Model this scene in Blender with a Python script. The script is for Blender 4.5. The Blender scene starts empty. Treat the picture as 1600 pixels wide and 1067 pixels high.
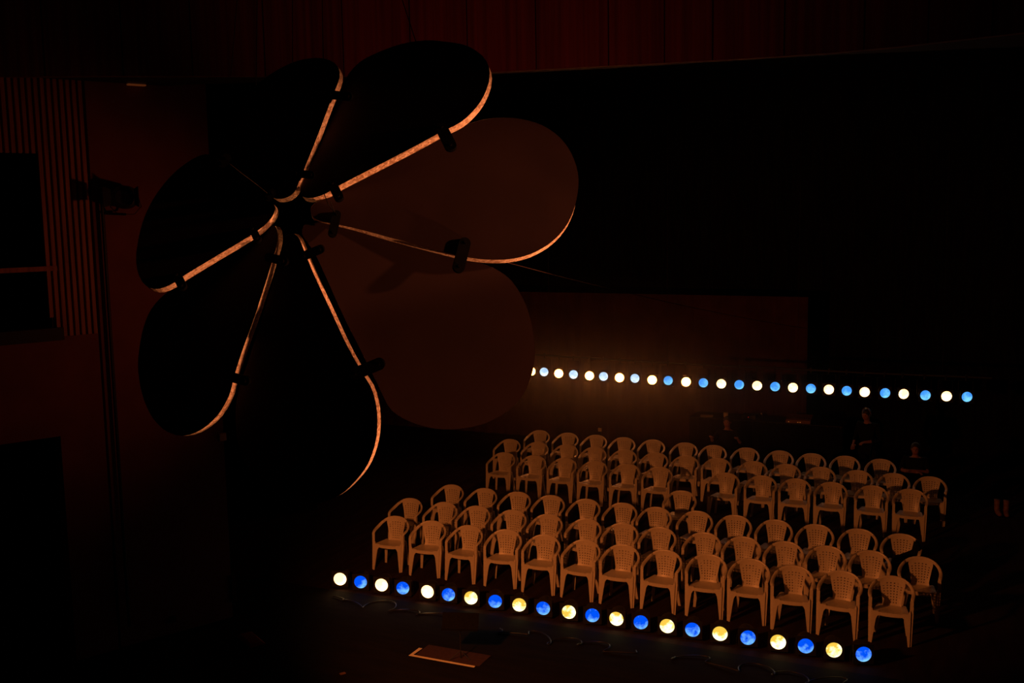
import bpy, bmesh, math, random
from mathutils import Vector, Matrix, noise
random.seed(7)
C = bpy.context.scene.collection
SC = bpy.context.scene
PI = math.pi

# ------------------------------------------------------------------ camera
cam_d = bpy.data.cameras.new('camera')
cam = bpy.data.objects.new('camera', cam_d)
C.objects.link(cam)
cam_d.sensor_width = 36.0
cam_d.lens = 36.0 * 1654.7 / 1600.0
cam_d.clip_end = 200
_r = Vector((0.909771, 0.414754, -0.017154)); _u = Vector((-0.036119, 0.120258, 0.992085)); _f = Vector((-0.413535, 0.901952, -0.124388))
cam.matrix_world = Matrix(((_r.x, _u.x, -_f.x, 8.7974), (_r.y, _u.y, -_f.y, -14.2185), (_r.z, _u.z, -_f.z, 5.8177), (0, 0, 0, 1)))
SC.camera = cam

# ------------------------------------------------------------------ world, exposure
w = bpy.data.worlds.new('dark_hall'); SC.world = w; w.use_nodes = True
w.node_tree.nodes['Background'].inputs[0].default_value = (0.30, 0.05, 0.06, 1)
w.node_tree.nodes['Background'].inputs[1].default_value = 0.0035
SC.view_settings.view_transform = 'Standard'
SC.view_settings.look = 'None'
SC.view_settings.exposure = 0.0
SC.view_settings.gamma = 1.0
SC.view_settings.use_curve_mapping = False
SC.cycles.use_denoising = True
SC.cycles.max_bounces = 4
SC.cycles.volume_bounces = 0

def spot(name, loc, target, energy, color, angle, blend=0.6, size=0.15):
    l = bpy.data.lights.new(name, 'SPOT'); l.energy = energy; l.color = color
    l.spot_size = math.radians(angle); l.spot_blend = blend; l.shadow_soft_size = size
    o = bpy.data.objects.new(name, l); C.objects.link(o)
    o.location = loc
    o.rotation_euler = (Vector(target) - Vector(loc)).to_track_quat('-Z', 'Y').to_euler()
    return o
AMBER = (1.0, 0.235, 0.045)
spot('box_spotlight', (2.5, -6.9, 3.5), (3.7, 2.2, 0.4), 700, AMBER, 80, 0.6)
spot('side_spotlight', (13.4, -5.4, 1.2), (4.05, -7.05, 5.35), 3300, (1.0, 0.27, 0.09), 20, 0.2)
spot('upper_side_fill', (13.4, -4.6, 7.4), (4.9, -6.5, 6.1), 2600, (1.0, 0.28, 0.10), 13, 0.5)  # added fill for the right petal faces; no known lamp stands there
spot('petal_edge_fill', (6.2, -2.2, 0.5), (3.6, -7.0, 5.6), 450, (1.0, 0.30, 0.09), 44, 0.6, 0.3)  # unseen fill added for the petal rims, in place of footlight spill
spot('petal_edge_fill_left', (0.6, -3.4, 2.2), (3.3, -7.0, 6.1), 90, (1.0, 0.30, 0.09), 26, 0.6)  # extra fill put in to catch the edges between the upper-left petals
spot('wall_fill', (3.2, -3.6, 5.0), (-1.8, -4.2, 4.9), 54, (1.0, 0.19, 0.06), 72, 1.0)  # added to brighten the left wall, with no fixture behind it
spot('header_fill', (4.0, -5.6, 6.3), (3.4, -2.0, 8.4), 27, (1.0, 0.10, 0.07), 120, 1.0)  # invented source that lifts the header boards; no lamp hangs here
# ------------------------------------------------------------------ materials
def mat(name, color, rough=0.6, metal=0.0, noise_scale=None, noise_amt=0.25, bump=0.0, spec=0.5, stretch=(1, 1, 1)):
    m = bpy.data.materials.new(name); m.use_nodes = True
    nt = m.node_tree; b = nt.nodes['Principled BSDF']
    b.inputs['Base Color'].default_value = (*color, 1)
    b.inputs['Roughness'].default_value = rough
    b.inputs['Metallic'].default_value = metal
    b.inputs['Specular IOR Level'].default_value = spec
    if noise_scale:
        tc = nt.nodes.new('ShaderNodeTexCoord'); mp = nt.nodes.new('ShaderNodeMapping')
        mp.inputs['Scale'].default_value = stretch
        nz = nt.nodes.new('ShaderNodeTexNoise'); nz.inputs['Scale'].default_value = noise_scale
        nz.inputs['Detail'].default_value = 4
        nt.links.new(tc.outputs['Object'], mp.inputs['Vector']); nt.links.new(mp.outputs[0], nz.inputs['Vector'])
        rp = nt.nodes.new('ShaderNodeValToRGB')
        rp.color_ramp.elements[0].position = 0.3; rp.color_ramp.elements[1].position = 0.7
        rp.color_ramp.elements[0].color = (*[c * (1 - noise_amt) for c in color], 1)
        rp.color_ramp.elements[1].color = (*[min(1, c * (1 + noise_amt)) for c in color], 1)
        nt.links.new(nz.outputs['Fac'], rp.inputs[0]); nt.links.new(rp.outputs[0], b.inputs['Base Color'])
        if bump:
            bp = nt.nodes.new('ShaderNodeBump'); bp.inputs['Strength'].default_value = bump
            bp.inputs['Distance'].default_value = 0.01
            nt.links.new(nz.outputs['Fac'], bp.inputs['Height']); nt.links.new(bp.outputs[0], b.inputs['Normal'])
    return m
M = {}
M['plastic'] = mat('cream_plastic', (0.78, 0.72, 0.62), 0.34, noise_scale=30, noise_amt=0.05)
M['stage_boards'] = mat('dark_stage_boards', (0.036, 0.022, 0.02), 0.9, noise_scale=1.2, noise_amt=0.3, spec=0.05, stretch=(6, 1, 1))
M['floor'] = mat('black_stage_floor', (0.008, 0.006, 0.006), 0.9, noise_scale=1.4, noise_amt=0.4, bump=0.05, spec=0.15, stretch=(1, 6, 1))
M['black'] = mat('black_paint', (0.012, 0.012, 0.013), 0.6, noise_scale=8, noise_amt=0.2)
M['black_cloth'] = mat('black_cloth', (0.008, 0.008, 0.009), 0.95, noise_scale=60, noise_amt=0.3, spec=0.1)
M['drape'] = mat('black_drape', (0.01, 0.009, 0.009), 0.95, noise_scale=3, noise_amt=0.4, spec=0.05, stretch=(4, 4, 0.3))
M['brown_cloth'] = mat('brown_backcloth', (0.08, 0.032, 0.028), 0.95, noise_scale=2, noise_amt=0.25, spec=0.1)
M['wood'] = mat('red_wood_board', (0.26, 0.085, 0.05), 0.6, noise_scale=3.0, noise_amt=0.4, stretch=(5, 5, 0.12))
M['panel'] = mat('dark_red_plaster', (0.20, 0.07, 0.06), 0.8, noise_scale=2, noise_amt=0.15)
M['slat'] = mat('oiled_wood_slat', (0.42, 0.17, 0.08), 0.55, noise_scale=4.0, noise_amt=0.3, stretch=(6, 6, 0.3))
M['petal'] = mat('dark_painted_panel', (0.028, 0.012, 0.011), 0.7, noise_scale=2.5, noise_amt=0.12, spec=0.3)
M['rubber'] = mat('black_rubber', (0.003, 0.003, 0.003), 0.9, noise_scale=10, noise_amt=0.2, spec=0.03)
M['tape'] = mat('cream_tape', (0.95, 0.85, 0.7), 0.7, noise_scale=20, noise_amt=0.1)
M['mat_brown'] = mat('brown_mat', (0.05, 0.02, 0.016), 0.9, noise_scale=20, noise_amt=0.2)
M['red'] = mat('red_cloth', (0.35, 0.05, 0.03), 0.9, noise_scale=15, noise_amt=0.2)
M['pale'] = mat('pale_plastic', (0.7, 0.6, 0.45), 0.6, noise_scale=15, noise_amt=0.1)
M['steel'] = mat('dull_steel', (0.25, 0.24, 0.23), 0.4, 0.9, noise_scale=10, noise_amt=0.1)
M['skin'] = mat('skin', (0.30, 0.15, 0.11), 0.6, noise_scale=12, noise_amt=0.08)
M['hair'] = mat('dark_hair', (0.02, 0.012, 0.01), 0.6, noise_scale=60, noise_amt=0.4)
M['shoe'] = mat('brown_leather', (0.22, 0.11, 0.06), 0.6, noise_scale=15, noise_amt=0.2)

def trim_mat():          # foil-faced honeycomb edge: bright metal broken into small dark cells
    m = bpy.data.materials.new('foil_edge'); m.use_nodes = True
    nt = m.node_tree; b = nt.nodes['Principled BSDF']
    tc = nt.nodes.new('ShaderNodeTexCoord')
    v = nt.nodes.new('ShaderNodeTexVoronoi'); v.inputs['Scale'].default_value = 55
    n = nt.nodes.new('ShaderNodeTexNoise'); n.inputs['Scale'].default_value = 3.0
    nt.links.new(tc.outputs['Object'], v.inputs['Vector']); nt.links.new(tc.outputs['Object'], n.inputs['Vector'])
    mx = nt.nodes.new('ShaderNodeMath'); mx.operation = 'MULTIPLY_ADD'; mx.inputs[1].default_value = 0.6; 
    sep = nt.nodes.new('ShaderNodeSeparateColor')
    nt.links.new(v.outputs['Color'], sep.inputs[0])
    nt.links.new(sep.outputs[0], mx.inputs[0])
    m2 = nt.nodes.new('ShaderNodeMath'); m2.operation = 'MULTIPLY'; m2.inputs[1].default_value = 0.5
    nt.links.new(n.outputs['Fac'], m2.inputs[0]); nt.links.new(m2.outputs[0], mx.inputs[2])
    rp = nt.nodes.new('ShaderNodeValToRGB')
    rp.color_ramp.elements[0].position = 0.15; rp.color_ramp.elements[0].color = (0.35, 0.22, 0.13, 1)
    rp.color_ramp.elements[1].position = 0.8; rp.color_ramp.elements[1].color = (1, 0.9, 0.75, 1)
    nt.links.new(mx.outputs[0], rp.inputs[0]); nt.links.new(rp.outputs[0], b.inputs['Base Color'])
    b.inputs['Roughness'].default_value = 0.6; b.inputs['Metallic'].default_value = 0.15
    return m
M['foil'] = trim_mat()

def lens_mat(name, dark, bright, s_dark, s_bright, lo=0.42, hi=0.62):
    m = bpy.data.materials.new(name); m.use_nodes = True
    nt = m.node_tree; nt.nodes.remove(nt.nodes['Principled BSDF']); out = nt.nodes['Material Output']
    tc = nt.nodes.new('ShaderNodeTexCoord'); oi = nt.nodes.new('ShaderNodeObjectInfo')
    add = nt.nodes.new('ShaderNodeVectorMath'); add.operation = 'MULTIPLY_ADD'
    add.inputs[1].default_value = (1, 1, 1)
    sc = nt.nodes.new('ShaderNodeVectorMath'); sc.operation = 'SCALE'; sc.inputs[0].default_value = (7, 3, 5)
    nt.links.new(oi.outputs['Random'], sc.inputs['Scale'])
    nt.links.new(tc.outputs['Object'], add.inputs[0]); nt.links.new(sc.outputs[0], add.inputs[2])
    n = nt.nodes.new('ShaderNodeTexNoise'); n.inputs['Scale'].default_value = 9; n.inputs['Detail'].default_value = 5; n.inputs['Roughness'].default_value = 0.6
    nt.links.new(add.outputs[0], n.inputs['Vector'])
    # the reflector bowl shows brighter toward the lower right of the glass
    dt = nt.nodes.new('ShaderNodeVectorMath'); dt.operation = 'DOT_PRODUCT'; dt.inputs[1].default_value = (0.7, 0, -1.6)
    nt.links.new(tc.outputs['Object'], dt.inputs[0])
    sm = nt.nodes.new('ShaderNodeMath'); sm.operation = 'ADD'
    nt.links.new(n.outputs['Fac'], sm.inputs[0]); nt.links.new(dt.outputs['Value'], sm.inputs[1])
    rp = nt.nodes.new('ShaderNodeValToRGB')
    e = rp.color_ramp.elements; e[0].position = lo; e[0].color = (*[c * s_dark for c in dark], 1)
    e[1].position = hi; e[1].color = (*[c * s_bright for c in bright], 1)
    nt.links.new(sm.outputs[0], rp.inputs[0])
    em = nt.nodes.new('ShaderNodeEmission'); nt.links.new(rp.outputs[0], em.inputs[0]); em.inputs[1].default_value = 1
    nt.links.new(em.outputs[0], out.inputs[0])
    return m
M['lens_amber'] = lens_mat('amber_glass_lit', (1.0, 0.62, 0.07), (1.0, 0.85, 0.42), 1.0, 3.0)
M['lens_amber_hot'] = lens_mat('amber_glass_full', (1.0, 0.55, 0.22), (1.0, 0.6, 0.26), 3.2, 5.0)
M['lens_amber_fierce'] = lens_mat('amber_glass_fierce', (1.0, 0.26, 0.045), (1.0, 0.26, 0.045), 32.0, 40.0)
M['lens_blue'] = lens_mat('blue_glass_lit', (0.0, 0.09, 1.0), (0.22, 0.62, 1.0), 0.95, 1.1, 0.45, 0.75)
M['lens_blue_pale'] = lens_mat('blue_glass_full', (0.06, 0.34, 1.0), (0.20, 0.66, 1.0), 1.0, 1.15, 0.4, 0.7)
M['lens_blue_hot'] = lens_mat('blue_glass_bright', (0.45, 0.70, 1.0), (0.75, 0.9, 1.0), 1.1, 1.5, 0.4, 0.7)
def glow(name, c, s):
    m = bpy.data.materials.new(name); m.use_nodes = True; nt = m.node_tree
    b = nt.nodes['Principled BSDF']; b.inputs['Base Color'].default_value = (*c, 1)
    b.inputs['Emission Color'].default_value = (*c, 1); b.inputs['Emission Strength'].default_value = s
    return m
M['led_red'] = glow('red_indicator', (1, 0.02, 0.02), 0.8)
M['led_amber'] = glow('amber_indicator', (1, 0.4, 0.08), 0.25)

# ------------------------------------------------------------------ helpers
def link_mesh(name, bm, m, parent=None, smooth=False):
    bmesh.ops.recalc_face_normals(bm, faces=bm.faces)
    me = bpy.data.meshes.new(name); bm.to_mesh(me); bm.free()
    me.materials.append(m)
    if smooth:
        for p in me.polygons: p.use_smooth = True
    o = bpy.data.objects.new(name, me); C.objects.link(o)
    if parent: o.parent = parent
    return o
def tag(o, label, cat, group=None, kind=None):
    if label: o['label'] = label
    if cat: o['category'] = cat
    if group: o['group'] = group
    if kind: o['kind'] = kind
    return o
def thing(name, label, cat, loc=(0, 0, 0), rz=0, group=None):
    o = bpy.data.objects.new(name, None); C.objects.link(o)
    o.empty_display_size = 0.1
    o.location = loc; o.rotation_euler = (0, 0, rz)
    return tag(o, label, cat, group)
def struct(name, bm, m, label=None, parent=None, smooth=False):
    o = link_mesh(name, bm, m, parent, smooth)
    if not parent:
        o['kind'] = 'structure'
        if label: o['label'] = label
    return o
def hexa(bm, b, t):
    """box from four bottom and four top points"""
    v = [bm.verts.new(p) for p in list(b) + list(t)]
    for f in ((0, 3, 2, 1), (4, 5, 6, 7), (0, 1, 5, 4), (1, 2, 6, 5), (2, 3, 7, 6), (3, 0, 4, 7)):
        bm.faces.new([v[i] for i in f])
def box(bm, x0, x1, y0, y1, z0, z1):
    hexa(bm, [(x0, y0, z0), (x1, y0, z0), (x1, y1, z0), (x0, y1, z0)], [(x0, y0, z1), (x1, y0, z1), (x1, y1, z1), (x0, y1, z1)])
def bevel(bm, w, seg=2):
    bmesh.ops.bevel(bm, geom=bm.edges[:], offset=w, segments=seg, affect='EDGES', profile=0.5, clamp_overlap=True)
def extrude_poly(bm, pts, vec):
    n = len(pts); vec = Vector(vec)
    a = [bm.verts.new(p) for p in pts]; b = [bm.verts.new(Vector(p) + vec) for p in pts]
    bm.faces.new(a); bm.faces.new(b[::-1])
    for i in range(n): bm.faces.new((a[i], a[(i + 1) % n], b[(i + 1) % n], b[i]))
def tube(bm, pts, r, n=8, caps=True):
    pts = [Vector(p) for p in pts]; rings = []
    for i, p in enumerate(pts):
        t = (pts[min(i + 1, len(pts) - 1)] - pts[max(i - 1, 0)]).normalized()
        a = t.orthogonal().normalized() if i == 0 else (pa - t * pa.dot(t)).normalized()
        pa = a; b = t.cross(a); rr = r[i] if isinstance(r, (list, tuple)) else r
        rings.append([bm.verts.new(p + (a * math.cos(2 * PI * k / n) + b * math.sin(2 * PI * k / n)) * rr) for k in range(n)])
    for A, B in zip(rings, rings[1:]):
        for k in range(n): bm.faces.new((A[k], A[(k + 1) % n], B[(k + 1) % n], B[k]))
    if caps: bm.faces.new(rings[0][::-1]); bm.faces.new(rings[-1])
def lathe_y(bm, prof, n=24, c=(0, 0, 0)):
    """prof: (radius, y)"""
    rings = [[bm.verts.new((c[0] + r * math.cos(2 * PI * k / n), c[1] + y, c[2] + r * math.sin(2 * PI * k / n))) for k in range(n)] for r, y in prof]
    for A, B in zip(rings, rings[1:]):
        for k in range(n): bm.faces.new((A[k], A[(k + 1) % n], B[(k + 1) % n], B[k]))
    bm.faces.new(rings[0][::-1]); bm.faces.new(rings[-1])
def ribbon(bm, path, wd, hw, ht):
    """rounded strap along path; wd = width direction at each point, hw / ht half width and half thickness"""
    path = [Vector(p) for p in path]; rings = []
    for i, p in enumerate(path):
        t = (path[min(i + 1, len(path) - 1)] - path[max(i - 1, 0)]).normalized()
        a = Vector(wd[i]); a = (a - t * a.dot(t)).normalized(); b = t.cross(a)
        w_ = hw[i] if isinstance(hw, (list, tuple)) else hw
        sec = [(1, 0.3), (0.8, 1), (0.3, 1.25), (-0.3, 1.25), (-0.8, 1), (-1, 0.3), (-1, -0.4), (-0.8, -1), (0.8, -1), (1, -0.4)]
        rings.append([bm.verts.new(p + a * w_ * s[0] + b * ht * s[1]) for s in sec])
    n = 10
    for A, B in zip(rings, rings[1:]):
        for k in range(n): bm.faces.new((A[k], A[(k + 1) % n], B[(k + 1) % n], B[k]))
    bm.faces.new(rings[0][::-1]); bm.faces.new(rings[-1])
def thick_grid(bm, P, keep, off):
    """P[i][j] points, keep(i,j) cell stays, off(p) second-side offset"""
    ni, nj = len(P), len(P[0])
    A = [[bm.verts.new(P[i][j]) for j in range(nj)] for i in range(ni)]
    B = [[bm.verts.new(Vector(P[i][j]) + Vector(off)) for j in range(nj)] for i in range(ni)]
    K = lambda i, j: 0 <= i < ni - 1 and 0 <= j < nj - 1 and keep(i, j)
    for i in range(ni - 1):
        for j in range(nj - 1):
            if not K(i, j): continue
            bm.faces.new((A[i][j], A[i + 1][j], A[i + 1][j + 1], A[i][j + 1]))
            bm.faces.new((B[i][j], B[i][j + 1], B[i + 1][j + 1], B[i + 1][j]))
            for di, dj, e in ((-1, 0, ((i, j), (i, j + 1))), (1, 0, ((i + 1, j), (i + 1, j + 1))), (0, -1, ((i, j), (i + 1, j))), (0, 1, ((i, j + 1), (i + 1, j + 1)))):
                if not K(i + di, j + dj):
                    (a, b), (c, d) = e
                    bm.faces.new((A[a][b], A[c][d], B[c][d], B[a][b]))
    for row in A + B:
        for v in row:
            if not v.link_faces: bm.verts.remove(v)
def dup(root, loc=None, rz=None, label=None):
    r = root.copy(); C.objects.link(r)
    if loc is not None: r.location = loc
    if rz is not None: r.rotation_euler = (root.rotation_euler.x, root.rotation_euler.y, rz)
    if label: r['label'] = label
    for ch in list(root.children):
        c = ch.copy(); C.objects.link(c); c.parent = r
        for g in ch.children:
            d = g.copy(); C.objects.link(d); d.parent = c
    return r
NUM = ['first', 'second', 'third', 'fourth', 'fifth', 'sixth', 'seventh', 'eighth', 'ninth', 'tenth', 'eleventh', 'twelfth', 'thirteenth', 'fourteenth']

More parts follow.
